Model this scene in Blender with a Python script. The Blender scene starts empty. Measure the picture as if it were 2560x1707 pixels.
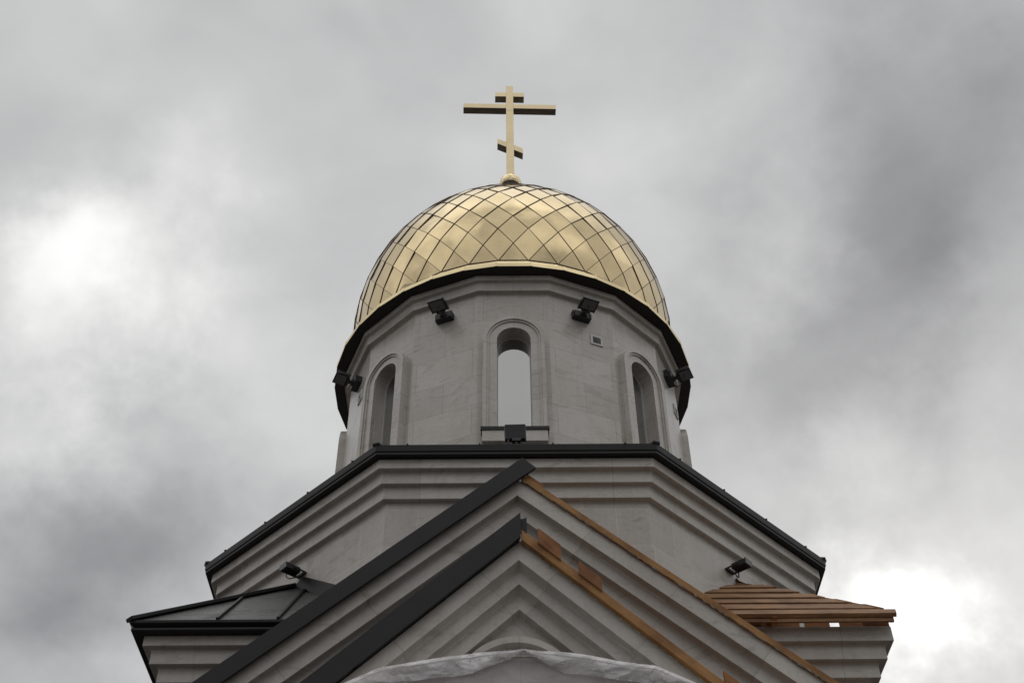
import bpy, bmesh, math, random
from mathutils import Vector, Matrix
R_ = math.radians
random.seed(7)
S = bpy.context.scene
COL = S.collection

# ------------------------------------------------------------------ camera
cam = bpy.data.cameras.new('camera')
cam.sensor_width = 36.0
cam.lens = 43.62
cam.clip_start = 0.1
cam.clip_end = 5000
co = bpy.data.objects.new('camera', cam)
COL.objects.link(co)
F = Vector((0.00575682, 0.71432877, 0.69978659))
Rv = Vector((0.9999676, -0.00017473, -0.0080479))
U = Vector((0.00562657, -0.69981025, 0.71430663))
co.matrix_world = Matrix(((Rv.x, U.x, -F.x, -0.1309), (Rv.y, U.y, -F.y, -15.6897), (Rv.z, U.z, -F.z, 0.0), (0, 0, 0, 1)))
S.camera = co
S.render.resolution_x, S.render.resolution_y = 1024, 682

# ------------------------------------------------------------------ sky
SUN_EL, SUN_AZ = 28.8, 21.4          # azimuth to the right of +Y
CLOUDS = [(-0.3176,0.6319,0.7070,0.5,3.5),(-0.2812,0.6372,0.7176,0.35,3),(-0.3244,0.6688,0.6690,0.35,3.5),(-0.3421,0.6916,0.6361,0.15,4),
(-0.2458,0.6156,0.7488,0.15,3),(-0.1859,0.7121,0.6770,0.12,3),(-0.2187,0.6976,0.6823,0.08,4),(0.1831,0.6520,0.7358,0.07,4),
(0.1188,0.6531,0.7479,0.05,6),(0.2950,0.8043,0.5159,0.5,1.8),(0.3196,0.8127,0.4872,1.0,1.9),(0.3342,0.7865,0.5193,0.12,3),
(0.2762,0.8141,0.5108,0.4,2),(0.3118,0.8083,0.4994,0.2,7),(0.3698,0.8087,0.4574,-0.12,2),(0.3545,0.5502,0.7561,-0.13,9),(0.3488,0.8007,0.4870,0.16,3.5),(0.3420,0.5889,0.7323,-0.17,7),
(0.3555,0.5240,0.7740,-0.12,6),(0.2832,0.6465,0.7085,-0.13,4),(0.2419,0.7165,0.6543,-0.2,4.5),(0.2185,0.7475,0.6273,-0.12,4),
(0.3139,0.6691,0.6736,-0.08,4),(0.3777,0.6293,0.6792,0.08,3),(-0.3487,0.7831,0.5149,-0.25,6),(-0.3007,0.7808,0.5477,-0.15,3.5),
(-0.2569,0.7385,0.6235,-0.08,4),(-0.2372,0.7678,0.5951,-0.08,4),(-0.3132,0.8023,0.5081,-0.08,4),(-0.3565,0.5853,0.7282,-0.15,3.5),
(0.2470,0.5238,0.8152,-0.08,6),(-0.1758,0.7525,0.6347,0.05,5)]
W = bpy.data.worlds.new('World')
S.world = W
W.use_nodes = True
nt = W.node_tree
nt.nodes.clear()
def N(tree, typ, **kw):
    n = tree.nodes.new(typ)
    for k, v in kw.items():
        setattr(n, k, v)
    return n
def math_(tree, op, a, b=None, c=None):
    n = N(tree, 'ShaderNodeMath', operation=op)
    for i, v in enumerate((a, b, c)):
        if v is None: continue
        if isinstance(v, (int, float)): n.inputs[i].default_value = v
        else: tree.links.new(v, n.inputs[i])
    return n.outputs[0]
L = nt.links.new
out = N(nt, 'ShaderNodeOutputWorld')
bg = N(nt, 'ShaderNodeBackground')
sky = N(nt, 'ShaderNodeTexSky', sky_type='NISHITA')
sky.sun_disc = False
sky.sun_elevation = R_(SUN_EL)
sky.sun_rotation = R_(SUN_AZ)
tc = N(nt, 'ShaderNodeTexCoord')
nz = N(nt, 'ShaderNodeTexNoise')
nz.inputs['Scale'].default_value = 7.5
nz.inputs['Detail'].default_value = 5.0
nz.inputs['Roughness'].default_value = 0.6
L(tc.outputs['Generated'], nz.inputs['Vector'])
v1 = N(nt, 'ShaderNodeVectorMath', operation='SUBTRACT')
L(nz.outputs['Color'], v1.inputs[0]); v1.inputs[1].default_value = (0.5, 0.5, 0.5)
v2 = N(nt, 'ShaderNodeVectorMath', operation='SCALE'); v2.inputs['Scale'].default_value = 0.21
L(v1.outputs[0], v2.inputs[0])
v3 = N(nt, 'ShaderNodeVectorMath', operation='ADD')
L(tc.outputs['Generated'], v3.inputs[0]); L(v2.outputs[0], v3.inputs[1])
v4 = N(nt, 'ShaderNodeVectorMath', operation='NORMALIZE'); L(v3.outputs[0], v4.inputs[0])
nb = N(nt, 'ShaderNodeTexNoise')
nb.inputs['Scale'].default_value = 7.0
nb.inputs['Detail'].default_value = 4.0
nb.inputs['Roughness'].default_value = 0.46
nb.inputs['Distortion'].default_value = 0.25
mp = N(nt, 'ShaderNodeMapping'); mp.inputs['Scale'].default_value = (1.0, 1.0, 1.5); mp.inputs['Rotation'].default_value = (0.3, 0.5, 0.2)
L(tc.outputs['Generated'], mp.inputs['Vector']); L(mp.outputs[0], nb.inputs['Vector'])
acc = math_(nt, 'MULTIPLY_ADD', nb.outputs['Fac'], 0.34, 0.60 - 0.17)
for x, y, z, a, r in CLOUDS:
    d = N(nt, 'ShaderNodeVectorMath', operation='DOT_PRODUCT')
    L(v4.outputs[0], d.inputs[0]); d.inputs[1].default_value = (x, y, z)
    k = 2.0 / (R_(r) * 1.15) ** 2
    e = math_(nt, 'MULTIPLY_ADD', d.outputs['Value'], k, -k)
    e = math_(nt, 'EXPONENT', e)
    acc = math_(nt, 'MULTIPLY_ADD', e, a * ((0.43 if x < 0 else 0.50) if a > 0 else (0.62 if x < 0 else 0.60)), acc)
acc = math_(nt, 'MAXIMUM', acc, 0.12)
# unseen sky behind the photographer: brighter broken cloud added to light walls and dome
nk = N(nt, 'ShaderNodeTexNoise')
nk.inputs['Scale'].default_value = 3.4; nk.inputs['Detail'].default_value = 4.0; nk.inputs['Roughness'].default_value = 0.5
L(tc.outputs['Generated'], nk.inputs['Vector'])
back = N(nt, 'ShaderNodeMapRange', interpolation_type='SMOOTHSTEP')
back.inputs['From Min'].default_value = 0.32; back.inputs['From Max'].default_value = 0.72
back.inputs['To Min'].default_value = 0.55; back.inputs['To Max'].default_value = 1.10
L(nk.outputs['Fac'], back.inputs['Value'])
sx_ = N(nt, 'ShaderNodeSeparateXYZ'); L(tc.outputs['Generated'], sx_.inputs[0])
wy = N(nt, 'ShaderNodeMapRange', interpolation_type='SMOOTHSTEP')
wy.inputs['From Min'].default_value = 0.40; wy.inputs['From Max'].default_value = -0.10
L(sx_.outputs['Y'], wy.inputs['Value'])
mb_ = N(nt, 'ShaderNodeMix', data_type='FLOAT')
L(wy.outputs[0], mb_.inputs['Factor']); L(acc, mb_.inputs['A']); L(back.outputs[0], mb_.inputs['B'])
acc = mb_.outputs['Result']
hzn = N(nt, 'ShaderNodeMapRange', interpolation_type='SMOOTHSTEP')
hzn.inputs['From Min'].default_value = 0.15; hzn.inputs['From Max'].default_value = 0.72
hzn.inputs['To Min'].default_value = 0.50; hzn.inputs['To Max'].default_value = 1.08
L(sx_.outputs['Z'], hzn.inputs['Value'])
hw = math_(nt, 'MULTIPLY_ADD', math_(nt, 'SUBTRACT', hzn.outputs[0], 1.0), wy.outputs[0], 1.0)
acc = math_(nt, 'MULTIPLY', acc, hw)
zen = N(nt, 'ShaderNodeMapRange', interpolation_type='SMOOTHSTEP')
zen.inputs['From Min'].default_value = 0.86; zen.inputs['From Max'].default_value = 0.97
zen.inputs['To Min'].default_value = 0.0; zen.inputs['To Max'].default_value = 0.42
L(sx_.outputs['Z'], zen.inputs['Value'])
acc = math_(nt, 'ADD', acc, zen.outputs[0])
cr = N(nt, 'ShaderNodeValToRGB')
cr.color_ramp.elements[0].position = 0.25; cr.color_ramp.elements[0].color = (0.985, 0.99, 1.015, 1)
cr.color_ramp.elements[1].position = 0.8; cr.color_ramp.elements[1].color = (1.0, 1.0, 0.985, 1)
L(acc, cr.inputs['Fac'])
cl = N(nt, 'ShaderNodeVectorMath', operation='SCALE')
L(cr.outputs['Color'], cl.inputs[0]); L(acc, cl.inputs['Scale'])
cs = N(nt, 'ShaderNodeVectorMath', operation='SCALE'); cs.inputs['Scale'].default_value = 10.0
L(cl.outputs[0], cs.inputs[0])
mx = N(nt, 'ShaderNodeMix', data_type='RGBA'); mx.inputs['Factor'].default_value = 0.97
L(sky.outputs['Color'], mx.inputs['A']); L(cs.outputs[0], mx.inputs['B'])
L(mx.outputs['Result'], bg.inputs['Color'])
bg.inputs['Strength'].default_value = 0.1
L(bg.outputs[0], out.inputs['Surface'])

# ------------------------------------------------------------------ sun behind thin cloud
sl = bpy.data.lights.new('sun', 'SUN')
sl.energy = 0.6
sl.angle = R_(14)
sl.color = (1.0, 0.96, 0.9)
so = bpy.data.objects.new('sun', sl)
COL.objects.link(so)
sd = Vector((math.cos(R_(SUN_EL)) * math.sin(R_(SUN_AZ)), math.cos(R_(SUN_EL)) * math.cos(R_(SUN_AZ)), math.sin(R_(SUN_EL))))
so.rotation_euler = sd.to_track_quat('Z', 'Y').to_euler()
so.location = sd * 60

S.view_settings.view_transform = 'Standard'
S.view_settings.look = 'None'
S.view_settings.exposure = 0.0
S.view_settings.gamma = 1.0
S.view_settings.use_curve_mapping = False

# ------------------------------------------------------------------ materials
def mat(name):
    m = bpy.data.materials.new(name)
    m.use_nodes = True
    return m, m.node_tree, m.node_tree.nodes['Principled BSDF']
def setp(b, **k):
    for a, v in k.items():
        b.inputs[a.replace('_', ' ')].default_value = v
def ramp(t, fac, stops):
    r = N(t, 'ShaderNodeValToRGB')
    e = r.color_ramp.elements
    e[0].position, e[0].color = stops[0][0], (*stops[0][1], 1)
    e[1].position, e[1].color = stops[-1][0], (*stops[-1][1], 1)
    for p, c in stops[1:-1]:
        q = e.new(p); q.color = (*c, 1)
    t.links.new(fac, r.inputs['Fac'])
    return r.outputs['Color']
def noise(t, vec, scale, detail=4, rough=0.55, dist=0.0):
    n = N(t, 'ShaderNodeTexNoise')
    n.inputs['Scale'].default_value = scale; n.inputs['Detail'].default_value = detail
    n.inputs['Roughness'].default_value = rough; n.inputs['Distortion'].default_value = dist
    t.links.new(vec, n.inputs['Vector'])
    return n.outputs['Fac']
def mul(t, a, b, fac=1.0):
    m = N(t, 'ShaderNodeMix', data_type='RGBA', blend_type='MULTIPLY')
    m.inputs['Factor'].default_value = fac
    t.links.new(a, m.inputs['A']); t.links.new(b, m.inputs['B'])
    return m.outputs['Result']
def mapping(t, vec, scale=(1, 1, 1), rot=(0, 0, 0)):
    m = N(t, 'ShaderNodeMapping'); m.inputs['Scale'].default_value = scale; m.inputs['Rotation'].default_value = rot
    t.links.new(vec, m.inputs['Vector'])
    return m.outputs[0]
def bump(t, b, h, strength, dist=0.01):
    n = N(t, 'ShaderNodeBump'); n.inputs['Strength'].default_value = strength; n.inputs['Distance'].default_value = dist
    t.links.new(h, n.inputs['Height']); t.links.new(n.outputs[0], b.inputs['Normal'])

def stone(name, bw, rh, tint=(1, 1, 1), offset=0.5, joint=0.72, rough=0.34):
    m, t, b = mat(name)
    c = N(t, 'ShaderNodeTexCoord')
    br = N(t, 'ShaderNodeTexBrick')
    br.offset = offset
    t.links.new(c.outputs['UV'], br.inputs['Vector'])
    br.inputs['Scale'].default_value = 1.0
    br.inputs['Mortar Size'].default_value = 0.006
    br.inputs['Mortar Smooth'].default_value = 0.3
    br.inputs['Brick Width'].default_value = bw
    br.inputs['Row Height'].default_value = rh
    br.inputs['Color1'].default_value = (1, 1, 1, 1)
    br.inputs['Color2'].default_value = (0.84, 0.83, 0.83, 1)
    br.inputs['Mortar'].default_value = (joint, joint, joint * 0.97, 1)
    o = c.outputs['Object']
    big = ramp(t, noise(t, o, 0.9, 5, 0.6, 0.8), [(0.3, (0.485, 0.447, 0.408)), (0.5, (0.535, 0.505, 0.467)), (0.72, (0.57, 0.55, 0.515))])
    vein = ramp(t, noise(t, mapping(t, o, (1, 1, 3.2), (0.35, 0.5, 0.2)), 1.6, 8, 0.62, 2.2), [(0.33, (0.80, 0.78, 0.75)), (0.45, (1, 1, 1)), (0.60, (1, 1, 1)), (0.74, (0.90, 0.86, 0.79))])
    fine = ramp(t, noise(t, o, 22, 4, 0.6), [(0.3, (0.93, 0.93, 0.93)), (0.7, (1.05, 1.05, 1.05))])
    streak = ramp(t, noise(t, mapping(t, o, (5.5, 5.5, 0.55)), 1.5, 5, 0.6, 0.3), [(0.30, (0.84, 0.82, 0.79)), (0.52, (1, 1, 1)), (0.8, (1.03, 1.02, 1.0))])
    col = mul(t, mul(t, mul(t, mul(t, big, vein), fine), br.outputs['Color']), streak, 0.4)
    tn = N(t, 'ShaderNodeRGB'); tn.outputs[0].default_value = (*tint, 1)
    col = mul(t, col, tn.outputs[0])
    t.links.new(col, b.inputs['Base Color'])
    rr = N(t, 'ShaderNodeMapRange'); rr.inputs['To Min'].default_value = rough - 0.08; rr.inputs['To Max'].default_value = rough + 0.14
    t.links.new(noise(t, o, 3.0, 5, 0.6), rr.inputs['Value']); t.links.new(rr.outputs[0], b.inputs['Roughness'])
    h = math_(t, 'MULTIPLY_ADD', noise(t, o, 35, 4), 0.15, math_(t, 'MULTIPLY', br.outputs['Fac'], -1.0))
    bump(t, b, h, 0.25, 0.004)
    return m
M = {}
M['wall'] = stone('pale marble panels', 0.78, 0.52, joint=1.1)
M['trim'] = stone('pale marble mouldings', 1.15, 7.3, offset=0.0)
M['drum'] = stone('pale marble drum panels', 0.9, 0.55, rough=0.22)
def metal(name, col, rough, spec=0.4, bumpy=0.0, var=0.25):
    m, t, b = mat(name)
    c = N(t, 'ShaderNodeTexCoord').outputs['Object']
    hi = tuple(min(1, x * (1 + var)) for x in col); lo = tuple(x * (1 - var) for x in col)
    t.links.new(ramp(t, noise(t, c, 3.5, 5), [(0.3, lo), (0.7, hi)]), b.inputs['Base Color'])
    rr = N(t, 'ShaderNodeMapRange'); rr.inputs['To Min'].default_value = rough * 0.75; rr.inputs['To Max'].default_value = rough * 1.3
    t.links.new(noise(t, c, 6, 5, 0.65), rr.inputs['Value']); t.links.new(rr.outputs[0], b.inputs['Roughness'])
    setp(b, Specular_IOR_Level=spec)
    if bumpy: bump(t, b, noise(t, c, 1.8, 3), bumpy, 0.02)
    return m
M['black'] = metal('black painted sheet metal', (0.0085, 0.0083, 0.0086), 0.42, 0.32, 0.15)
M['lamp'] = metal('black powder coated lamp metal', (0.03, 0.03, 0.031), 0.5, 0.4)
M['underside'] = metal('brown underside reflection', (0.17, 0.145, 0.13), 0.6, 0.25)  # reflection of the dark ground, put into the colour of gold undersides
M['soffit'] = metal('dark brown soffit sheet', (0.034, 0.032, 0.029), 0.6, 0.25)
# wet granular roof sheet
m, t, b = mat('wet dark roof sheet')
c = N(t, 'ShaderNodeTexCoord').outputs['Object']
t.links.new(ramp(t, noise(t, c, 60, 3, 0.7), [(0.35, (0.045, 0.045, 0.044)), (0.7, (0.11, 0.11, 0.105))]), b.inputs['Base Color'])
rr = N(t, 'ShaderNodeMapRange'); rr.inputs['From Min'].default_value = 0.35; rr.inputs['From Max'].default_value = 0.65
rr.inputs['To Min'].default_value = 0.22; rr.inputs['To Max'].default_value = 0.6
t.links.new(noise(t, mapping(t, c, (1.2, 2.5, 1)), 1.6, 6, 0.65, 1.0), rr.inputs['Value']); t.links.new(rr.outputs[0], b.inputs['Roughness'])
bump(t, b, noise(t, c, 85, 3, 0.7), 0.5, 0.004)
setp(b, Specular_IOR_Level=0.35)
M['roof'] = m
# gold
def gold(name, col, rough, wav):
    m, t, b = mat(name)
    c = N(t, 'ShaderNodeTexCoord').outputs['Object']
    lo = tuple(x * 0.86 for x in col)
    t.links.new(ramp(t, noise(t, c, 2.2, 5, 0.6), [(0.3, lo), (0.65, col)]), b.inputs['Base Color'])
    rr = N(t, 'ShaderNodeMapRange'); rr.inputs['To Min'].default_value = rough * 0.7; rr.inputs['To Max'].default_value = rough * 1.35
    t.links.new(noise(t, c, 5, 4), rr.inputs['Value']); t.links.new(rr.outputs[0], b.inputs['Roughness'])
    setp(b, Metallic=1.0)
    if wav: bump(t, b, noise(t, c, 3.3, 2, 0.4), wav, 0.03)
    return m
M['gold'] = gold('polished gold sheet', (0.70, 0.56, 0.33), 0.16, 0.14)
M['gold_trim'] = gold('gold edge sheet', (0.80, 0.665, 0.40), 0.3, 0.1)
M['gold_cross'] = gold('satin gold cross sheet', (0.72, 0.60, 0.385), 0.3, 0.05)
M['gold_ball'] = gold('mirror gold ball', (0.80, 0.66, 0.40), 0.06, 0.0)
m, t, b = mat('brown seam with dark reflection'); setp(b, Base_Color=(0.15, 0.09, 0.05, 1), Roughness=0.5); M['seam'] = m  # brown carries the dark reflections on the folded gold seams
# wood
def wood(name, c0, c1, axis):
    m, t, b = mat(name)
    c = N(t, 'ShaderNodeTexCoord').outputs['UV']
    g = noise(t, mapping(t, c, (1.2, 22, 1)), 2.4, 6, 0.6, 0.8)
    col = ramp(t, g, [(0.28, c0), (0.5, tuple((p + q) / 2 for p, q in zip(c0, c1))), (0.72, c1)])
    blot = ramp(t, noise(t, N(t, 'ShaderNodeTexCoord').outputs['Object'], 2.6, 4, 0.6), [(0.32, (0.6, 0.54, 0.5)), (0.58, (1.06, 1.05, 1.0))])
    t.links.new(mul(t, col, blot), b.inputs['Base Color'])
    setp(b, Roughness=0.62, Specular_IOR_Level=0.3)
    bump(t, b, g, 0.25, 0.004)
    return m
M['wood'] = wood('fresh orange timber', (0.235, 0.118, 0.044), (0.42, 0.222, 0.085), 0)
M['batten'] = wood('weathered brown battens', (0.17, 0.09, 0.045), (0.37, 0.205, 0.105), 0)
M['block'] = wood('damp red brown timber', (0.18, 0.075, 0.028), (0.34, 0.15, 0.055), 0)
# glass: coated panes that mirror the sky
m, t, b = mat('mirror coated window glass'); setp(b, Base_Color=(0.47, 0.47, 0.455, 1), Metallic=1.0, Roughness=0.06)
bump(t, b, noise(t, N(t, 'ShaderNodeTexCoord').outputs['Object'], 1.1, 2), 0.05, 0.02); M['glass'] = m
m, t, b = mat('pale window frame'); setp(b, Base_Color=(0.55, 0.56, 0.54, 1), Roughness=0.4); M['frame'] = m
m, t, b = mat('lamp front glass'); setp(b, Base_Color=(0.13, 0.13, 0.13, 1), Roughness=0.4)
bump(t, b, noise(t, N(t, 'ShaderNodeTexCoord').outputs['Object'], 90, 1), 0.5, 0.003); M['lens'] = m
m, t, b = mat('white vent plastic'); setp(b, Base_Color=(0.58, 0.58, 0.56, 1), Roughness=0.5); M['vent'] = m
m, t, b = mat('dark vent inside'); setp(b, Base_Color=(0.03, 0.03, 0.03, 1), Roughness=0.8); M['dark'] = m
m, t, b = mat('grey mortar'); c = N(t, 'ShaderNodeTexCoord').outputs['Object']
t.links.new(ramp(t, noise(t, c, 30, 4), [(0.3, (0.22, 0.21, 0.17)), (0.7, (0.45, 0.44, 0.38))]), b.inputs['Base Color']); setp(b, Roughness=0.9); M['mortar'] = m
# film
def film_mat(name, lo, hi, crease):
    m, t, b = mat(name)
    c = N(t, 'ShaderNodeTexCoord').outputs['Object']
    setp(b, Base_Color=(0.80, 0.775, 0.785, 1), Roughness=0.2, Specular_IOR_Level=0.7)
    wn = N(t, 'ShaderNodeTexNoise'); wn.inputs['Scale'].default_value = 2.2; t.links.new(c, wn.inputs['Vector'])
    ws = N(t, 'ShaderNodeVectorMath', operation='SCALE'); ws.inputs['Scale'].default_value = 0.5; t.links.new(wn.outputs['Color'], ws.inputs[0])
    wv = N(t, 'ShaderNodeVectorMath', operation='ADD'); t.links.new(mapping(t, c, (0.7, 1.0, 1.5), (0.2, 0.5, 0.1)), wv.inputs[0]); t.links.new(ws.outputs[0], wv.inputs[1])
    vo = N(t, 'ShaderNodeTexVoronoi'); vo.inputs['Scale'].default_value = 3.6; t.links.new(wv.outputs[0], vo.inputs['Vector'])
    h = math_(t, 'MULTIPLY_ADD', vo.outputs['Distance'], 1.4, noise(t, mapping(t, c, (1, 1, 1.5)), 3.5, 2, 0.5, 0.8))
    bump(t, b, h, crease, 0.05)
    tr = N(t, 'ShaderNodeBsdfTransparent'); tr.inputs[0].default_value = (0.97, 0.955, 0.96, 1)
    ms = N(t, 'ShaderNodeMixShader')
    a = N(t, 'ShaderNodeMapRange'); a.inputs['From Min'].default_value = 0.36; a.inputs['From Max'].default_value = 0.66
    a.inputs['To Min'].default_value = lo; a.inputs['To Max'].default_value = hi
    t.links.new(noise(t, mapping(t, c, (1.0, 1, 1.4)), 2.6, 3, 0.5, 1.0), a.inputs['Value'])
    t.links.new(a.outputs[0], ms.inputs[0]); t.links.new(tr.outputs[0], ms.inputs[1]); t.links.new(b.outputs[0], ms.inputs[2])
    t.links.new(ms.outputs[0], t.nodes['Material Output'].inputs['Surface'])
    return m
M['film'] = film_mat('clear plastic film', 0.32, 0.72, 1.0)
M['film_thin'] = film_mat('thin taut plastic film', 0.22, 0.34, 0.08)
m, t, b = mat('rain drops with white glint'); setp(b, Base_Color=(0.97, 0.97, 0.97, 1), Roughness=0.1, Specular_IOR_Level=1.0); M['drop'] = m  # white body colour paints the sky glints on the drops
m, t, b = mat('wet asphalt'); c = N(t, 'ShaderNodeTexCoord').outputs['Object']
t.links.new(ramp(t, noise(t, c, 0.6, 8, 0.65), [(0.3, (0.045, 0.040, 0.036)), (0.7, (0.085, 0.076, 0.068))]), b.inputs['Base Color']); setp(b, Roughness=0.7); M['ground'] = m

# ------------------------------------------------------------------ mesh helpers
class MB:
    def __init__(s): s.v = []; s.f = []; s.mi = []
    def face(s, pts, mi=0):
        k = len(s.v); s.v += [tuple(p) for p in pts]; s.f.append(tuple(range(k, k + len(pts)))); s.mi.append(mi)
    def hexa(s, p, mi=0, skip=()):
        # p: 8 points, bottom ring 0-3, top ring 4-7 (same order)
        q = {'b': (3, 2, 1, 0), 't': (4, 5, 6, 7), 's0': (0, 1, 5, 4), 's1': (1, 2, 6, 5), 's2': (2, 3, 7, 6), 's3': (3, 0, 4, 7)}
        for n, f in q.items():
            if n not in skip: s.face([p[i] for i in f], mi)
    def box(s, x0, x1, y0, y1, z0, z1, mi=0, skip=(), T=None):
        p = [Vector(c) for c in ((x0, y0, z0), (x1, y0, z0), (x1, y1, z0), (x0, y1, z0), (x0, y0, z1), (x1, y0, z1), (x1, y1, z1), (x0, y1, z1))]
        if T: p = [T @ c for c in p]
        s.hexa(p, mi, skip)
    def bar(s, a, b, w, h, up=(0, 0, 1), mi=0):
        a, b = Vector(a), Vector(b); d = (b - a).normalized(); u = Vector(up)
        x = d.cross(u).normalized(); z = x.cross(d)
        ring = lambda p: [p - x * w / 2, p + x * w / 2, p + x * w / 2 + z * h, p - x * w / 2 + z * h]
        A, B = ring(a), ring(b)
        s.face(A[::-1], mi); s.face(B, mi)
        for i in range(4): s.face([A[i], A[(i + 1) % 4], B[(i + 1) % 4], B[i]], mi)
    def tube(s, pts, r, n=8, mi=0):
        P = [Vector(p) for p in pts]; rings = []
        for i, p in enumerate(P):
            d = (P[min(i + 1, len(P) - 1)] - P[max(i - 1, 0)]).normalized()
            u = Vector((0, 0, 1)) if abs(d.z) < 0.9 else Vector((1, 0, 0))
            x = d.cross(u).normalized(); y = d.cross(x)
            rings.append([p + (x * math.cos(2 * math.pi * k / n) + y * math.sin(2 * math.pi * k / n)) * r for k in range(n)])
        for A, B in zip(rings, rings[1:]):
            for k in range(n): s.face([A[k], A[(k + 1) % n], B[(k + 1) % n], B[k]], mi)
        s.face(rings[0][::-1], mi); s.face(rings[-1], mi)
    def sweep(s, base, prof, closed_prof=True, mi=0):
        # base(r) -> closed list of (x, y); prof list of (r, z)
        rings = [[(x, y, z) for x, y in base(r)] for r, z in prof]
        n = len(rings[0]); m_ = len(rings)
        for i in range(m_ if closed_prof else m_ - 1):
            A, B = rings[i], rings[(i + 1) % m_]
            for k in range(n): s.face([A[k], A[(k + 1) % n], B[(k + 1) % n], B[k]], mi)
    def lathe(s, prof, n=32, cx=0, cy=0, mi=0):
        s.sweep(lambda r: [(cx + r * math.cos(2 * math.pi * k / n), cy + r * math.sin(2 * math.pi * k / n)) for k in range(n)], prof, False, mi)
    def build(s, name, mats, parent=None, T=None, bevel=0.0, smooth=None, uvdir=None, label=None, merge=True, recalc=True):
        me = bpy.data.meshes.new(name)
        me.from_pydata(s.v, [], s.f)
        for mm in (mats if isinstance(mats, (list, tuple)) else [mats]): me.materials.append(M[mm])
        me.polygons.foreach_set('material_index', s.mi)
        bm = bmesh.new(); bm.from_mesh(me)
        if merge: bmesh.ops.remove_doubles(bm, verts=bm.verts, dist=1e-4)
        if recalc: bmesh.ops.recalc_face_normals(bm, faces=bm.faces)
        uv = bm.loops.layers.uv.new('UVMap')
        bm.normal_update()
        for f in bm.faces:
            n = f.normal
            tdir = uvdir(f) if uvdir else None
            if tdir is None:
                tdir = Vector((-n.y, n.x, 0)) if (n.x * n.x + n.y * n.y) > 0.05 else Vector((1, 0, 0))
            tdir = Vector(tdir).normalized(); bdir = n.cross(tdir)
            for l in f.loops:
                l[uv].uv = (l.vert.co.dot(tdir), l.vert.co.dot(bdir))
            if smooth: f.smooth = True
        bm.to_mesh(me); bm.free()
        o = bpy.data.objects.new(name, me); COL.objects.link(o)
        if T is not None: o.matrix_local = T
        if parent: o.parent = parent
        if smooth: me.set_sharp_from_angle(angle=R_(smooth))
        if bevel:
            bv = o.modifiers.new('bevel', 'BEVEL'); bv.width = bevel; bv.segments = 2; bv.limit_method = 'ANGLE'; bv.angle_limit = R_(35)
        if label: o['label'] = label
        return o
def thing(name, label, cat, loc=(0, 0, 0), rz=0.0, group=None):
    o = bpy.data.objects.new(name, None); COL.objects.link(o)
    o.empty_display_size = 0.3; o.location = loc; o.rotation_euler = (0, 0, rz)
    o['label'] = label; o['category'] = cat
    if group: o['group'] = group
    return o
def ngon(n, rot=0.0):
    return lambda r: [(r * math.sin(R_(rot) + 2 * math.pi * k / n), -r * math.cos(R_(rot) + 2 * math.pi * k / n)) for k in range(n)]
def octo(r):
    a = 0.4048 * r
    return [(-a, -r), (a, -r), (r, -a), (r, a), (a, r), (-a, r), (-r, a), (-r, -a)]
def square(r): return [(-r, -r), (r, -r), (r, r), (-r, r)]
def facet(az, d, x=0.0, z=0.0):
    a = R_(az)
    return Vector((math.sin(a) * d + math.cos(a) * x, -math.cos(a) * d + math.sin(a) * x, z))

GZ = -1.6        # ground level; z = 0 is the photographer's eye
# ------------------------------------------------------------------ ground
g = MB(); g.face([(-1500, -1500, GZ), (1500, -1500, GZ), (1500, 1500, GZ), (-1500, 1500, GZ)])
go = g.build('ground', 'ground'); go['kind'] = 'structure'

church = thing('church', 'pale stone church with gold dome, cross and stepped gables', 'church', (0, 0, GZ))
CT = Matrix.Translation((0, 0, -GZ))     # parts are modelled in eye-level z
def part(mb, name, mats, parent=None, **k):
    if parent is None: return mb.build(name, mats, church, T=CT, **k)
    return mb.build(name, mats, parent, **k)

# ------------------------------------------------------------------ main block
b = MB(); b.sweep(square, [(3.7, GZ), (3.7, 7.0)], False); b.face([(-3.9, -3.9, 7.02), (3.9, -3.9, 7.02), (3.9, 3.9, 7.02), (-3.9, 3.9, 7.02)])
part(b, 'main_wall', 'wall')
def coved(foot, steps, back, top, c=0.05):
    # steps: (radius, lower edge height) from the bottom up; every inner corner is a small hollow curve
    o = [(back, steps[0][1])]
    for i, (r, z) in enumerate(steps):
        o.append((r, z))
        zu = steps[i + 1][1] if i + 1 < len(steps) else top
        if i + 1 < len(steps):
            cc = min(c, (steps[i + 1][0] - r) * 0.75, (zu - z) * 0.6)
            o += [(r + cc - cc * math.cos(R_(t)), zu - cc + cc * math.sin(R_(t))) for t in (0, 22.5, 45, 67.5, 90)]
        else: o.append((r, zu))
    o.append((back, top))
    if foot is not None:      # hollow under the lowest step, against the wall
        cc = min(c, (steps[0][0] - foot) * 0.75)
        z0 = steps[0][1]
        o = [(back, z0 - cc)] + [(foot + cc - cc * math.cos(R_(t)), z0 - cc + cc * math.sin(R_(t))) for t in (0, 22.5, 45, 67.5, 90)] + o[1:]
    return o
b = MB()
b.sweep(square, coved(None, [(3.745, 6.44), (3.832, 6.616), (3.92, 6.785), (4.005, 6.955)], 3.5, 7.13, 0.03))
part(b, 'main_cornice', 'trim', bevel=0.005, smooth=28)

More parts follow.
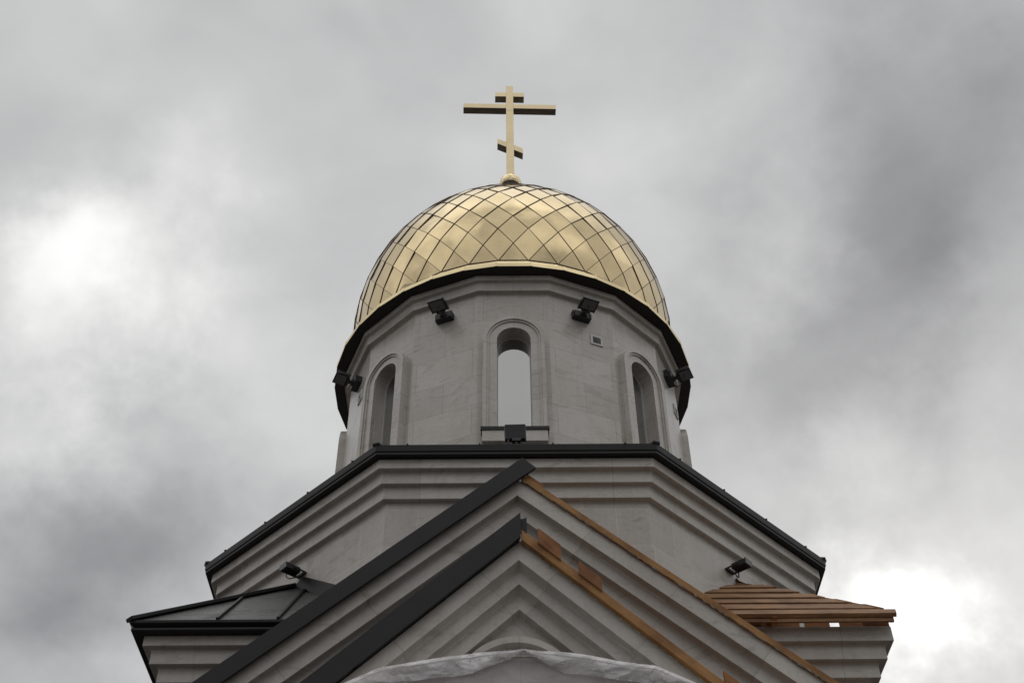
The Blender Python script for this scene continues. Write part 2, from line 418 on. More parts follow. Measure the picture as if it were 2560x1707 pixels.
# corner roofs, eaves; the front right one is still bare timber
HX, HY, HZ = 2.745, 2.637, 8.565
EX, EZ = 4.14, 7.172
kf = (HZ - EZ) / (EX - HY); ks = (HZ - EZ) / (EX - HX)
for sx, sy in ((-1, -1), (-1, 1), (1, 1)):
    m_ = lambda x, y, z: (sx * x, sy * y, z)
    b = MB()
    b.face([m_(EX, EX, EZ), m_(HX, HY, HZ), m_(1.555, 3.84, EZ + kf * 0.3), m_(1.3, 3.84, EZ + kf * 0.3), m_(1.3, EX, EZ)])
    b.face([m_(EX, EX, EZ), m_(HX, HY, HZ), m_(3.84, 1.555, EZ + ks * 0.3), m_(3.84, 1.3, EZ + ks * 0.3), m_(EX, 1.3, EZ)])
    rf = part(b, 'corner_roof', 'roof', merge=False, recalc=False)
    e = MB()
    prof = [(3.98, 7.07), (4.126, 7.07), (4.126, 7.098), (4.10, 7.112), (4.15, 7.145), (4.153, 7.178), (3.98, 7.178)]
    rings = [[m_(1.4, r, z), m_(r, r, z), m_(r, 1.4, z)] for r, z in prof]
    for i in range(len(rings)):
        A, B = rings[i], rings[(i + 1) % len(rings)]
        for k in range(2): e.face([A[k], A[k + 1], B[k + 1], B[k]])
    for k in (0, 2): e.face([r[k] for r in rings])
    e.build('eave_fascia', 'black', rf, bevel=0.004)
    h = MB(); h.bar(m_(EX + 0.01, EX + 0.01, EZ - 0.01), m_(HX, HY, HZ), 0.11, 0.045)
    h.build('hip_cap', 'black', rf, bevel=0.008)
    for xs, y1 in ((3.22, 3.15), (2.573, 2.84), (1.95, 3.46)):
        s_ = MB(); s_.bar(m_(xs, EX + 0.005, EZ), m_(xs, y1, EZ + kf * (EX - y1)), 0.026, 0.034, up=(0, sy * kf, 1))
        s_.build('standing_seam', 'black', rf)
    for ys, x1 in ((3.22, 3.28), (2.45, 2.94), (1.8, 3.6)):
        s_ = MB(); s_.bar(m_(EX + 0.005, ys, EZ), m_(x1, ys, EZ + ks * (EX - x1)), 0.026, 0.034, up=(sx * ks, 0, 1))
        s_.build('standing_seam', 'black', rf)
    # upstand plates against the octagon wall
    for sw in (0, 1):
        az = math.degrees(math.atan2(sx, -sy)) if not sw else None
        apex = Vector(m_(HX, HY, HZ)); foot = Vector(m_(1.555, 3.84, EZ + kf * 0.3)) if not sw else Vector(m_(3.84, 1.555, EZ + ks * 0.3))
        d = foot - apex; nrm = Vector((sx, sy, 0)).normalized() * 0.03
        p0, p1 = apex + Vector((0, 0, -0.03)), foot
        p2, p3 = foot + Vector((0, 0, 0.21)), apex + d * 0.115 + Vector((0, 0, 0.185))
        f_ = MB(); f_.hexa([p0 - nrm, p1 - nrm, p1 + nrm, p0 + nrm, p3 - nrm, p2 - nrm, p2 + nrm, p3 + nrm])
        f_.build('wall_flashing', 'black', rf)
# bare timber corner
fz = EZ - 0.01
def hipx(y): return EX - (EX - abs(y)) / (EX - HY) * (EX - HX)
def planez(y): return EZ + kf * (EX - abs(y))
f_ = MB(); f_.box(1.35, 4.0, -4.175, -4.145, 7.088, 7.155)
lath = part(f_, 'roof_lathing', 'batten', label='unfinished corner roof of bare brown wooden battens')
ys_ = [4.185, 3.94, 3.69, 3.44, 3.20, 2.97, 2.76]
for i, y0 in enumerate(ys_[:-1]):
    y1 = ys_[i + 1] + 0.10
    j = random.uniform(-0.012, 0.012)
    xl0 = max(1.4, 5.395 - y0) if y0 < 3.84 else 1.4
    xl1 = max(1.4, 5.395 - y1) if y1 < 3.84 else 1.4
    xr0, xr1 = hipx(y0) + (0.02 + random.uniform(0, 0.04) if i else -0.15), hipx(y1) + 0.03 + random.uniform(0, .03)
    z0, z1 = planez(y0) + j * 0.4, planez(y1) - j * 0.4
    n = Vector((0, -kf, 1)).normalized() * 0.045
    P = [Vector((xl0, -y0, z0)), Vector((xr0, -y0, z0)), Vector((xr1, -y1, z1)), Vector((xl1, -y1, z1))]
    tw = random.uniform(-0.008, 0.008)
    P[1].z += tw; P[2].z += tw
    bt = MB(); bt.hexa(P + [p + n for p in P])
    bt.build('roof_batten', 'batten', lath, bevel=0.003, uvdir=lambda f: (1, 0, 0.002) if abs(f.normal.x) < 0.7 else None)
tb = MB(); tb.hexa([Vector(p) for p in ((2.66, -2.75, planez(2.75)), (2.87, -2.75, planez(2.75)), (2.75, -2.64, planez(2.64)), (2.74, -2.64, planez(2.64)),
                                      (2.66, -2.77, planez(2.75) + .02), (2.87, -2.77, planez(2.75) + .02), (2.75, -2.66, planez(2.64) + .02), (2.74, -2.66, planez(2.64) + .02))])
tb.build('roof_batten', 'batten', lath)
for i, x0 in enumerate([3.05, 2.9]):
    x1 = x0 - 0.2
    hy = lambda x: EX - (EX - x) / (EX - HX) * (EX - HY)
    n = Vector((ks, 0, 1)).normalized() * 0.03
    P = [Vector((x0, -hy(x0), EZ + ks * (EX - x0))), Vector((x0, -max(1.3, 5.39 - x0), EZ + ks * (EX - x0))), Vector((x1, -max(1.3, 5.39 - x1), EZ + ks * (EX - x1))), Vector((x1, -hy(x1), EZ + ks * (EX - x1)))]
    bt = MB(); bt.hexa(P + [p + n for p in P]); bt.build('roof_batten', 'batten', lath)
for x in (1.75, 2.3, 2.72):
    r_ = MB(); y1 = 5.39 - x
    r_.bar((x, -4.13, planez(4.13) - 0.13), (x, -y1, planez(y1) - 0.13), 0.06, 0.11, up=(0, kf, 1)); r_.build('rafter', 'block', lath)
r_ = MB(); r_.bar((3.93, -3.93, EZ + 0.08), (HX + .02, -HY - .02, HZ - 0.15), 0.07, 0.13); r_.build('rafter', 'block', lath)
for y in (2.5, 1.8):
    r_ = MB(); x1 = max(5.39 - y, hipx(y) + 0.03); r_.bar((3.98, -y, EZ + 0.01), (x1, -y, EZ + ks * (EX - x1) - 0.13), 0.06, 0.11, up=(ks, 0, 1)); r_.build('rafter', 'block', lath)
for x0, x1, ya in ((1.4, 2.44, -3.90), (2.50, 2.62, -4.0), (2.44, 3.06, -3.89), (3.115, 3.385, -3.9), (3.495, 3.80, -3.9), (3.72, 4.0, -3.99)):
    r_ = MB(); r_.box(x0, x1, ya, ya + 0.03, 7.132, 7.29 if ya > -3.95 else 7.24); r_.build('wood_block', 'block', lath, bevel=0.003)

# ------------------------------------------------------------------ octagon
b = MB(); b.sweep(octo, [(3.83, 6.9), (3.83, 9.3)], False)
part(b, 'octagon_wall', 'wall')
b = MB(); b.sweep(octo, coved(3.826, [(3.905, 8.95), (3.977, 9.125), (4.06, 9.29)], 3.6, 9.425, 0.028))
part(b, 'octagon_cornice', 'trim', bevel=0.005, smooth=28)
b = MB(); b.sweep(octo, [(3.9, 9.427), (4.15, 9.427), (4.15, 9.46), (4.162, 9.47), (4.17, 9.552), (4.17, 9.558), (2.6, 10.06), (2.6, 9.9)])
orf = part(b, 'octagon_roof', 'black')
V = octo(1.0)
for k in range(8):
    A, B = Vector((*V[k], 0)), Vector((*V[(k + 1) % 8], 0))
    c0 = A * 4.17
    h = MB(); h.bar((c0.x * 1.001, c0.y * 1.001, 9.55), (A.x * 2.66, A.y * 2.66, 10.04), 0.09, 0.035); h.build('hip_cap', 'black', orf, bevel=0.006)
    tdir = (B - A).normalized(); mid = (A + B) / 2; nd = mid.normalized(); L_ = (B - A).length * 4.17; ap = mid.length * 4.17
    for q in (-1.31, -0.44, 0.44, 1.31):
        if abs(q) > L_ / 2 - 0.15: continue
        frac = (ap - (2.68 + 0.25 * abs(q))) / ap
        p0 = nd * (ap + 0.004) + tdir * q; p1 = nd * (ap * (1 - frac)) + tdir * q
        s_ = MB(); s_.bar((p0.x, p0.y, 9.55), (p1.x, p1.y, 9.55 + frac * 4.17 * 0.319), 0.018, 0.022); s_.build('standing_seam', 'black', orf)

# ------------------------------------------------------------------ drum
DR = 2.715; DA = DR * math.cos(R_(11.25)); FW = DR * math.sin(R_(11.25))
OH, ZS, ZB = 0.247, 12.72, 10.95          # opening half width, springing height, sill height
b = MB()
NA = 14
for k in range(16):
    az = 22.5 * k
    P = lambda x, z, d=DA: facet(az, d, x, z)
    if k % 2:
        b.face([P(-FW, 9.7), P(FW, 9.7), P(FW, 14.04), P(-FW, 14.04)]); continue
    b.face([P(-FW, 9.7), P(FW, 9.7), P(FW, ZB), P(-FW, ZB)])
    for s in (-1, 1):
        b.face([P(s * FW, ZB), P(s * OH, ZB), P(s * OH, ZS), P(s * FW, ZS)])
        b.face([P(s * FW, ZS), P(s * OH, ZS), P(s * OH, 14.04), P(s * FW, 14.04)])
    for i in range(NA):
        t0, t1 = math.pi * i / NA, math.pi * (i + 1) / NA
        x0, x1 = OH * math.cos(t0), OH * math.cos(t1)
        b.face([P(x0, ZS + OH * math.sin(t0)), P(x1, ZS + OH * math.sin(t1)), P(x1, 14.04), P(x0, 14.04)])
part(b, 'drum_wall', 'drum', merge=False)
b = MB(); b.sweep(ngon(16, 11.25), coved(2.712, [(2.79, 13.775), (2.855, 13.945)], 2.6, 14.05, 0.025))
part(b, 'drum_cornice', 'trim', bevel=0.004, smooth=20)

def arch_path(r, zb, n=28):
    return [(-r, zb)] + [(-r * math.cos(math.pi * i / n), ZS + r * math.sin(math.pi * i / n)) for i in range(n + 1)] + [(r, zb)]
for k in range(8):
    az = 45.0 * k
    b = MB()
    bands = [(0.455, 0.395, 0.125), (0.395, 0.362, 0.105), (0.362, OH, 0.085)]
    prev = 0.0
    for i, (ro, ri, pr) in enumerate(bands):
        A, B = arch_path(ro, ZB), arch_path(ri, ZB)
        f0 = DA + pr
        for j in range(len(A) - 1):
            b.face([facet(az, f0, *A[j]), facet(az, f0, *A[j + 1]), facet(az, f0, *B[j + 1]), facet(az, f0, *B[j])])
            if i == 0: b.face([facet(az, DA - 0.02, *A[j]), facet(az, DA - 0.02, *A[j + 1]), facet(az, f0, *A[j + 1]), facet(az, f0, *A[j])])
            dn = DA + bands[i + 1][2] if i < 2 else DA - 0.16
            b.face([facet(az, f0, *B[j]), facet(az, f0, *B[j + 1]), facet(az, dn, *B[j + 1]), facet(az, dn, *B[j])])
    win = part(b, 'window', 'drum', smooth=40)
    # frame, pane, sill
    b = MB(); A, B = arch_path(OH + 0.01, ZB), arch_path(OH - 0.016, ZB)
    for j in range(len(A) - 1):
        q = [facet(az, DA - 0.135, *A[j]), facet(az, DA - 0.135, *A[j + 1]), facet(az, DA - 0.135, *B[j + 1]), facet(az, DA - 0.135, *B[j])]
        b.face(q); b.face([q[3], q[2], facet(az, DA - 0.165, *B[j + 1]), facet(az, DA - 0.165, *B[j])])
    b.build('frame', 'frame', win)
    b = MB(); b.face([facet(az, DA - 0.15, *p) for p in arch_path(OH, ZB)]); b.build('pane', 'glass', win)
    T = Matrix.Rotation(R_(az), 4, 'Z')
    b = MB(); b.box(-0.447, 0.447, -(DA + 0.185), -(DA - 0.15), 10.715, 10.925, T=T); b.build('sill', 'trim', win, bevel=0.006)
    b = MB(); b.box(-0.451, 0.451, -(DA + 0.20), -(DA - 0.14), 10.926, 10.96, T=T); b.box(-0.468, 0.468, -(DA + 0.201), -(DA + 0.165), 10.905, 10.961, T=T)
    for s in (-1, 1): b.box(s * 0.43 - 0.035, s * 0.43 + 0.035, -(DA + 0.19), -(DA - 0.0), 10.961, 10.972, T=T)
    b.build('sill_flashing', 'black', win)

# ------------------------------------------------------------------ dome
b = MB()
base = ngon(36, 5.0)
b.sweep(base, [(2.80, 14.036), (3.004, 14.036), (3.004, 14.046), (2.80, 14.07)])
part(b, 'dome_soffit', 'soffit')
RC, ZC, RHO = -0.2368, 15.2511, 3.0281
phi = [-0.2469, -0.1363, -0.0247, 0.0791, 0.1755, 0.2770, 0.3762, 0.4688, 0.5495]
pr = lambda p: (RC + RHO * math.cos(p), ZC + RHO * math.sin(p))
while pr(phi[-1])[0] > 0.32: phi.append(phi[-1] + max(0.025, 0.1 * (pr(phi[-1])[0] / 2.6) ** 1.25))
def dp(k, j, off=0.0):    # lattice vertex; j in steps of 5 degrees, shifted so row 0 sits at +-5
    r, z = pr(phi[k]); a = R_(5.0 * j + 0.24)
    n = (math.cos(phi[k]), math.sin(phi[k]))
    r += off * n[0]; z += off * n[1]
    return Vector((r * math.sin(a), -r * math.cos(a), z))
b = MB(); K = len(phi)
rg = random.Random(3)
def tile(c):
    # c: bottom, right, top, left corners, filled with a 4x4 slightly warped sheet
    n = (c[1] - c[3]).cross(c[2] - c[0]).normalized()
    tx, ty, bw, bd = rg.gauss(0, .0065), rg.gauss(0, .008), rg.gauss(.004, .006), rg.gauss(0, .010)
    n_ = 5; G = {}
    for i in range(n_ + 1):
        for j in range(n_ + 1):
            u, v = i / n_, j / n_
            p = c[0] * (1 - u) * (1 - v) + c[1] * u * (1 - v) + c[2] * u * v + c[3] * (1 - u) * v
            ed = 0.3 + 0.7 * min(1, 2.4 * min(u, 1 - u, v, 1 - v))
            w = ed * (tx * (u - v) + ty * (u + v - 1)) * 1.5 + bw * 4 * u * (1 - u) * 4 * v * (1 - v) + ed * bd * (u - .5) * (v - .5)
            G[i, j] = p + n * w
    return G, n_
for k in range(K - 2):
    for q in range(36):
        j = 2 * q + (1 if k % 2 == 0 else 0)
        G, n_ = tile([dp(k, j), dp(k + 1, j + 1), dp(k + 2, j), dp(k + 1, j - 1)])
        for i in range(n_):
            for l in range(n_): b.face([G[i, l], G[i + 1, l], G[i + 1, l + 1], G[i, l + 1]])
            for p, q_ in ((G[i, 0], G[i + 1, 0]), (G[i + 1, n_], G[i, n_]), (G[0, i + 1], G[0, i]), (G[n_, i], G[n_, i + 1])):
                inn = lambda v: v - Vector((v.x, v.y, v.z - ZC)).normalized() * 0.03
                b.face([q_, p, inn(p), inn(q_)])
for q in range(36):     # triangles of the lowest row
    j = 2 * q
    A, B, C_ = dp(0, j - 1), dp(0, j + 1), dp(1, j)
    bl = abs(rg.gauss(0, .006)); mid = (A + B + C_) / 3 + (B - A).cross(C_ - A).normalized() * bl
    b.face([A, B, mid]); b.face([B, C_, mid]); b.face([C_, A, mid])
for k in range(K - 1):      # closed shell just under the sheets
    for q in range(72):
        b.face([dp(k, q, -0.035), dp(k, q + 1, -0.035), dp(k + 1, q + 1, -0.035), dp(k + 1, q, -0.035)])
tiles = part(b, 'dome', 'gold', smooth=14, merge=True, recalc=False)
b = MB()
for k in range(K - 1):
    for q in range(36):
        j = 2 * q + (1 if k % 2 == 0 else 0)
        for s in (-1, 1):
            p0, p1 = dp(k, j, -0.004), dp(k + 1, j + s, -0.004)
            nrm = (p0 + p1); nrm = Vector((nrm.x, nrm.y, 0)).normalized() * math.cos(phi[k]) + Vector((0, 0, math.sin(phi[k])))
            wd = 0.0085 if s > 0 else 0.007
            b.bar(p0, p1, wd, 0.0145 if s > 0 else 0.0115, up=nrm)
for q in range(36):
    b.bar(dp(0, 2 * q - 1, -0.006), dp(0, 2 * q + 1, -0.006), 0.014, 0.018, up=dp(0, 2 * q) - Vector((0, 0, ZC)))
b.build('seam_grid', 'seam', tiles, merge=False)
b = MB(); rt, zt = pr(phi[-2])
b.lathe([(rt + .06, zt - .03), (0.24, 18.30), (0.15, 18.5), (0.105, 18.8), (0.09, 19.2), (0.085, 19.66)], 24); b.build('finial_neck', 'gold_trim', tiles, smooth=60)
b = MB(); b.sweep(base, [(2.97, 14.047), (3.0, 14.047), (3.003, 14.118), (2.985, 14.128), (2.97, 14.12)])
for q in range(36):
    b.box(-0.012, 0.03, -3.006, -2.98, 14.047, 14.124, T=Matrix.Rotation(R_(5 + 10 * q), 4, 'Z'))
b.build('rim_fascia', 'gold_trim', tiles)
b = MB(); b.sweep(base, [(2.962, 14.12), (2.72, 14.41), (2.698, 14.52)], False); b.build('rim_apron', 'gold_trim', tiles)

# ------------------------------------------------------------------ cross
CR = Matrix.Rotation(R_(1.6), 4, 'Z')
b = MB(); b.box(-0.078, 0.078, -0.083, 0.083, 19.95, 22.24, T=CR); b.box(-0.076, 0.076, -0.081, 0.081, 22.24, 22.252, T=CR); b.box(-0.078, 0.078, -0.083, 0.083, 22.252, 23.16, T=CR)
cross = part(b, 'cross', 'gold_cross', bevel=0.004, merge=False, label='gold three-bar cross on top of the dome')
def crossbar(pts):
    b = MB()
    lo = [Vector((x, -0.078, z)) for x, z in pts]; hi = [Vector((x, 0.088, z)) for x, z in pts]
    b.face(lo); b.face(hi[::-1])
    for i in range(4): b.face([lo[i], hi[i], hi[(i + 1) % 4], lo[(i + 1) % 4]])
    for i, v in enumerate(b.v): b.v[i] = tuple(CR @ Vector(v))
    b.mi[2] = 1  # bottom face gets the painted dark reflection
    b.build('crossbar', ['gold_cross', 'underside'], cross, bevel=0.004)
for s in (-1, 1):
    crossbar([(s * 0.079, 22.772), (s * 0.315, 22.772), (s * 0.315, 22.925), (s * 0.079, 22.925)])
    crossbar([(s * 0.079, 22.335), (s * 1.0, 22.335), (s * 1.0, 22.487), (s * 0.079, 22.487)])
    f1, f2 = 0.079 * s, 0.264 * s
    sl_ = -0.615
    crossbar([(f1, 20.905 + sl_ * f1), (f2, 20.905 + sl_ * f2), (f2, 21.075 + sl_ * f2), (f1, 21.075 + sl_ * f1)])
bp = lambda a, r=0.222: (max(0.001, r * math.sin(R_(a))), 19.81 - r * math.cos(R_(a)))
b = MB(); b.lathe([bp(a) for a in range(61, 181, 7)] + [bp(180)], 40)
ball = b.build('ball', 'gold_ball', cross, smooth=60)
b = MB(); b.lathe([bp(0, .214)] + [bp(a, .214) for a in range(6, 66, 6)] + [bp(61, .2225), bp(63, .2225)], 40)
b.build('ball_dark_reflection', 'underside', ball, smooth=60)  # dark cap painting the mirrored ground on the ball's lower side

# ------------------------------------------------------------------ gables
def chevron(mb, zt, zb, s, xm, y0, y1, back=False):
    for g in (-1, 1):
        q = lambda x, z, y: (g * x, y, z - s * x)
        mb.face([q(0, zt, y0), q(xm, zt, y0), q(xm, zb, y0), q(0, zb, y0)])
        mb.face([q(0, zt, y0), q(xm, zt, y0), q(xm, zt, y1), q(0, zt, y1)])
        mb.face([q(0, zb, y0), q(xm, zb, y0), q(xm, zb, y1), q(0, zb, y1)])
        mb.face([q(xm, zt, y0), q(xm, zb, y0), q(xm, zb, y1), q(xm, zt, y1)])
def strip(mb, x0, x1, zt, zb, s, y0, y1, g=1):
    # sloping bar on one side of a gable
    q = lambda x, z, y: Vector((g * x, y, z - s * x))
    mb.hexa([q(x0, zb, y0), q(x1, zb, y0), q(x1, zb, y1), q(x0, zb, y1), q(x0, zt, y0), q(x1, zt, y0), q(x1, zt, y1), q(x0, zt, y1)])
def slope_uv(s):
    def f(face):
        c = face.calc_center_median(); g = 1 if c.x > 0 else -1
        if abs(face.normal.x) > 0.95: return None
        return (1, 0, -s * g)
    return f
def stepped_gable(name, s, ztop, edges, y0, xm, ywall, zfoot, yback, st):
    b = MB()
    for i, e in enumerate(edges):
        y = -y0 + st * i
        chevron(b, ztop if i == 0 else edges[i - 1] + 0.02, e + 0.045, s, xm, y + 0.0035, y + st)
        cc = st * 0.36
        chevron(b, e + 0.045, e, s, xm, y, y + st - cc)
        arc = [(y + st - cc + cc * math.sin(R_(t)), e - cc * 0.9 + cc * 0.9 * math.cos(R_(t))) for t in (0, 22.5, 45, 67.5, 90)]
        for g in (-1, 1):
            for (ya, za), (yb, zb) in zip(arc, arc[1:]):
                b.face([(0, ya, za), (g * xm, ya, za - s * xm), (g * xm, yb, zb - s * xm), (0, yb, zb)])
    xi = xm - 0.05
    pts = [(-xi, ztop - 0.02 - s * xi), (0, ztop - 0.02), (xi, ztop - 0.02 - s * xi), (xi, zfoot), (-xi, zfoot)]
    b.face([(x, -ywall, z) for x, z in pts])
    b.face([(x, -yback, z) for x, z in pts][::-1])
    for i in range(5):
        p, q = pts[i], pts[(i + 1) % 5]
        b.face([(p[0], -ywall, p[1]), (q[0], -ywall, q[1]), (q[0], -yback, q[1]), (p[0], -yback, p[1])])
    return part(b, name, 'trim', uvdir=slope_uv(s), merge=True, recalc=True, smooth=28)
SO, SI = 0.85, 0.93
outer = stepped_gable('gable', SO, 8.772, [8.54, 8.333, 8.10], 4.5, 3.6, 4.17, GZ, 3.65, 0.11)
inner = stepped_gable('gable', SI, 7.552, [7.33, 7.118, 6.895], 5.0, 2.42, 4.64, GZ, 4.1, 0.12)
# black metal on the left slopes
def plate(parent, pts, y0, y1, name='verge_flashing', mt='black', lab=None):
    b = MB(); A = [(x, y0, z) for x, z in pts]; B = [(x, y1, z) for x, z in pts]
    b.face(A); b.face(B[::-1])
    for i in range(len(pts)): b.face([A[i], B[i], B[(i + 1) % len(pts)], A[(i + 1) % len(pts)]])
    return b.build(name, mt, parent, label=lab)
zo = lambda x, c: c + SO * x
plate(outer, [(-2.05, zo(-2.05, 8.94)), (0.062, 9.0), (0.212, 8.857), (0.082, 8.752), (-2.13, zo(-2.13, 8.695))], -4.604, -4.56)
plate(outer, [(-3.62, zo(-3.62, 8.94)), (-2.0, zo(-2.0, 8.94)), (-2.08, zo(-2.08, 8.695)), (-3.62, zo(-3.62, 8.695))], -4.600, -4.56)
b = MB(); strip(b, 0, 3.6, 8.93, 8.80, SO, -4.56, -3.7, -1); b.build('roof_slope', 'black', outer)
zi = lambda x, c: c + SI * x
plate(inner, [(-1.48, zi(-1.48, 7.835)), (0.022, zi(0.022, 7.835)), (0.022, zi(0.022, 7.528)), (-1.60, zi(-1.60, 7.528))], -5.104, -5.06)
plate(inner, [(-2.44, zi(-2.44, 7.835)), (-1.44, zi(-1.44, 7.835)), (-1.56, zi(-1.56, 7.528)), (-2.44, zi(-2.44, 7.528))], -5.100, -5.06)
plate(inner, [(0.024, 7.80), (0.088, 7.83), (0.088, 7.60), (0.024, 7.64)], -5.05, -5.02)
b = MB(); strip(b, 0, 2.42, 7.82, 7.58, SI, -5.06, -4.265, -1); b.build('roof_slope', 'black', inner)
# bare timber on the right slopes
wuv = lambda s: (lambda f: (1, 0, -s) if abs(f.normal.x) < 0.95 else None)
b = MB(); strip(b, 0.045, 3.6, 8.868, 8.773, SO, -4.53, -4.42)
b.build('verge_board', 'wood', outer, uvdir=wuv(SO), bevel=0.003, label='orange timber edge board on the bare right slope')
b = MB(); strip(b, 0.1, 3.6, 8.85, 8.79, SO, -4.415, -3.7); b.build('roof_deck', 'batten', outer, uvdir=lambda f: (0, 1, 0) if abs(f.normal.y) < .9 else None)
b = MB(); strip(b, 0.105, 0.293, 8.93, 8.872, SO, -4.515, -4.42); b.build('wood_block', 'block', outer, bevel=0.003, uvdir=wuv(SO))
b = MB(); strip(b, 0.03, 2.42, 7.682, 7.556, SI, -5.08, -4.9)
b.build('verge_board', 'wood', inner, uvdir=wuv(SI), bevel=0.004, label='orange timber edge board on the bare right slope')
b = MB(); strip(b, 0.1, 2.42, 7.66, 7.60, SI, -4.895, -4.265); b.build('roof_deck', 'batten', inner, uvdir=lambda f: (0, 1, 0) if abs(f.normal.y) < .9 else None)
for x0, x1, zt in ((0.20, 0.43, 7.85), (0.606, 0.828, 7.81), (1.925, 2.09, 7.79)):
    b = MB(); strip(b, x0, x1, zt, 7.655, SI, -5.10, -5.05); b.build('wood_block', 'block', inner, bevel=0.003, uvdir=wuv(SI))
# squeezed mortar along the boards
def bead(parent, s, zc, y, x0, x1, amp, seed):
    rr_ = random.Random(seed); b = MB(); x = x0; prev = None
    while x < x1:
        h = max(0.002, rr_.gauss(amp * 0.5, amp * 0.6)); d = rr_.uniform(0.004, 0.016)
        cur = (x, h, d)
        if prev:
            (xa, ha, da), (xb, hb, db) = prev, cur
            q = lambda x_, z_, y_: (x_, y_, zc + z_ - s * x_)
            b.face([q(xa, 0, y - da), q(xb, 0, y - db), q(xb, -hb, y), q(xa, -ha, y)])
            b.face([q(xa, 0.004, y), q(xb, 0.004, y), q(xb, 0, y - db), q(xa, 0, y - da)])
        prev = cur; x += rr_.uniform(0.012, 0.05)
    b.build('mortar_bead', 'mortar', parent)
bead(outer, SO, 8.772, -4.532, 0.06, 3.5, 0.012, 1)
bead(inner, SI, 7.553, -5.004, 0.06, 2.4, 0.014, 2)

# the same arms on the other three sides of the square, roofed in metal
for az in (90, 180, 270):
    T = Matrix.Rotation(R_(az), 4, 'Z')
    b = MB()
    for i, e in enumerate([8.54, 8.312, 8.075]):
        y = -4.5 + 0.08 * i
        chevron(b, 8.772 if i == 0 else [8.54, 8.312, 8.075][i - 1] + 0.02, e, SO, 3.6, y, y + 0.08)
    pts = [(-3.55, 8.75 - SO * 3.55), (0, 8.75), (3.55, 8.75 - SO * 3.55), (3.55, GZ), (-3.55, GZ)]
    b.face([(x, -4.26, z) for x, z in pts])
    for s in (-1, 1): b.face([(s * 3.55, -4.26, 8.75 - SO * 3.55), (s * 3.55, -4.26, GZ), (s * 3.55, -3.65, GZ), (s * 3.55, -3.65, 8.75 - SO * 3.55)])
    b.v = [tuple(T @ Vector(v)) for v in b.v]
    ga = part(b, 'gable', 'trim', merge=False)
    b = MB(); strip(b, 0, 3.62, 8.94, 8.78, SO, -4.6, -3.7, -1); strip(b, 0, 3.62, 8.94, 8.78, SO, -4.6, -3.7, 1)
    b.v = [tuple(T @ Vector(v)) for v in b.v]
    b.build('roof_slope', 'black', ga)

# niche arch under the inner gable
b = MB(); R1, R0, zc, xc = 0.614, 0.545, 5.946, -0.03
def ringband(mb, ro, ri, cx, cz, y0, y1, n=40, zlow=None):
    A = [(cx - ro * math.cos(math.pi * i / n), cz + ro * math.sin(math.pi * i / n)) for i in range(n + 1)]
    B = [(cx - ri * math.cos(math.pi * i / n), cz + ri * math.sin(math.pi * i / n)) for i in range(n + 1)]
    if zlow is not None: A = [(A[0][0], zlow)] + A + [(A[-1][0], zlow)]; B = [(B[0][0], zlow)] + B + [(B[-1][0], zlow)]
    for i in range(len(A) - 1):
        mb.face([(A[i][0], y0, A[i][1]), (A[i + 1][0], y0, A[i + 1][1]), (B[i + 1][0], y0, B[i + 1][1]), (B[i][0], y0, B[i][1])])
        for Z in (A, B): mb.face([(Z[i][0], y0, Z[i][1]), (Z[i + 1][0], y0, Z[i + 1][1]), (Z[i + 1][0], y1, Z[i + 1][1]), (Z[i][0], y1, Z[i][1])])
ringband(b, R1, R0, xc, zc + 0.03, -4.75, -4.635, zlow=5.3)
b.build('niche_arch', 'trim', inner, smooth=40)

# porch with a low curved hood
HR = 3.5
hz = lambda x, top=5.915: top - HR + math.sqrt(HR * HR - x * x)
b = MB(); n_ = 30; xs = [-2.0 + 4.0 * i / n_ for i in range(n_ + 1)]
for x0, x1 in zip(xs, xs[1:]):
    P = lambda x, y, t: (x, y, hz(x) - t)
    b.face([P(x0, -5.6, 0), P(x1, -5.6, 0), P(x1, -5.6, .05), P(x0, -5.6, .05)])
    b.face([P(x0, -5.6, 0), P(x1, -5.6, 0), P(x1, -4.65, 0), P(x0, -4.65, 0)])
    b.face([P(x0, -5.6, .05), P(x1, -5.6, .05), P(x1, -4.65, .05), P(x0, -4.65, .05)])
for s in (-2.0, 2.0): b.face([(s, -5.6, hz(s)), (s, -5.6, hz(s) - .05), (s, -4.65, hz(s) - .05), (s, -4.65, hz(s))])
hood = part(b, 'porch_hood', 'trim', smooth=30)
b = MB()
for x0, x1 in zip(xs, xs[1:]):
    P = lambda x, y: (x, y, hz(x) - .052)
    b.face([P(x0, -5.5), P(x1, -5.5), (x1, -5.5, GZ), (x0, -5.5, GZ)])
for s in (-2.0, 2.0): b.face([(s, -5.5, hz(s) - .052), (s, -5.5, GZ), (s, -4.7, GZ), (s, -4.7, hz(s) - .052)])
part(b, 'porch_wall', 'trim')

# ------------------------------------------------------------------ plastic film over the porch hood
rg = random.Random(11)
ph = [(rg.uniform(3, 9), rg.uniform(0, 6), rg.uniform(.3, 1)) for _ in range(9)]
wob = lambda x, o=0.0: sum(a * math.sin(f_ * x + p + o) for f_, p, a in ph) / 5.0
def drop_h(x):
    d = abs(x - 0.03) / (0.36 if x > 0.03 else 0.46)
    return 0.008 + 0.185 * min(1, d) ** 0.8 * (1 + 0.10 * wob(x, 2.0))
TOPS = [(-2.0, 5.37), (-1.589, 5.605), (-1.30, 5.748), (-1.22, 5.768), (-0.665, 5.863), (-0.045, 5.924), (0.014, 5.936), (0.32, 5.898), (1.078, 5.772), (1.221, 5.757), (1.568, 5.58), (2.0, 5.35)]
def film_top(x):
    for (xa, za), (xb, zb) in zip(TOPS, TOPS[1:]):
        if x <= xb: return za + (zb - za) * (x - xa) / (xb - xa)
    return TOPS[-1][1]
nu, rows = 170, []
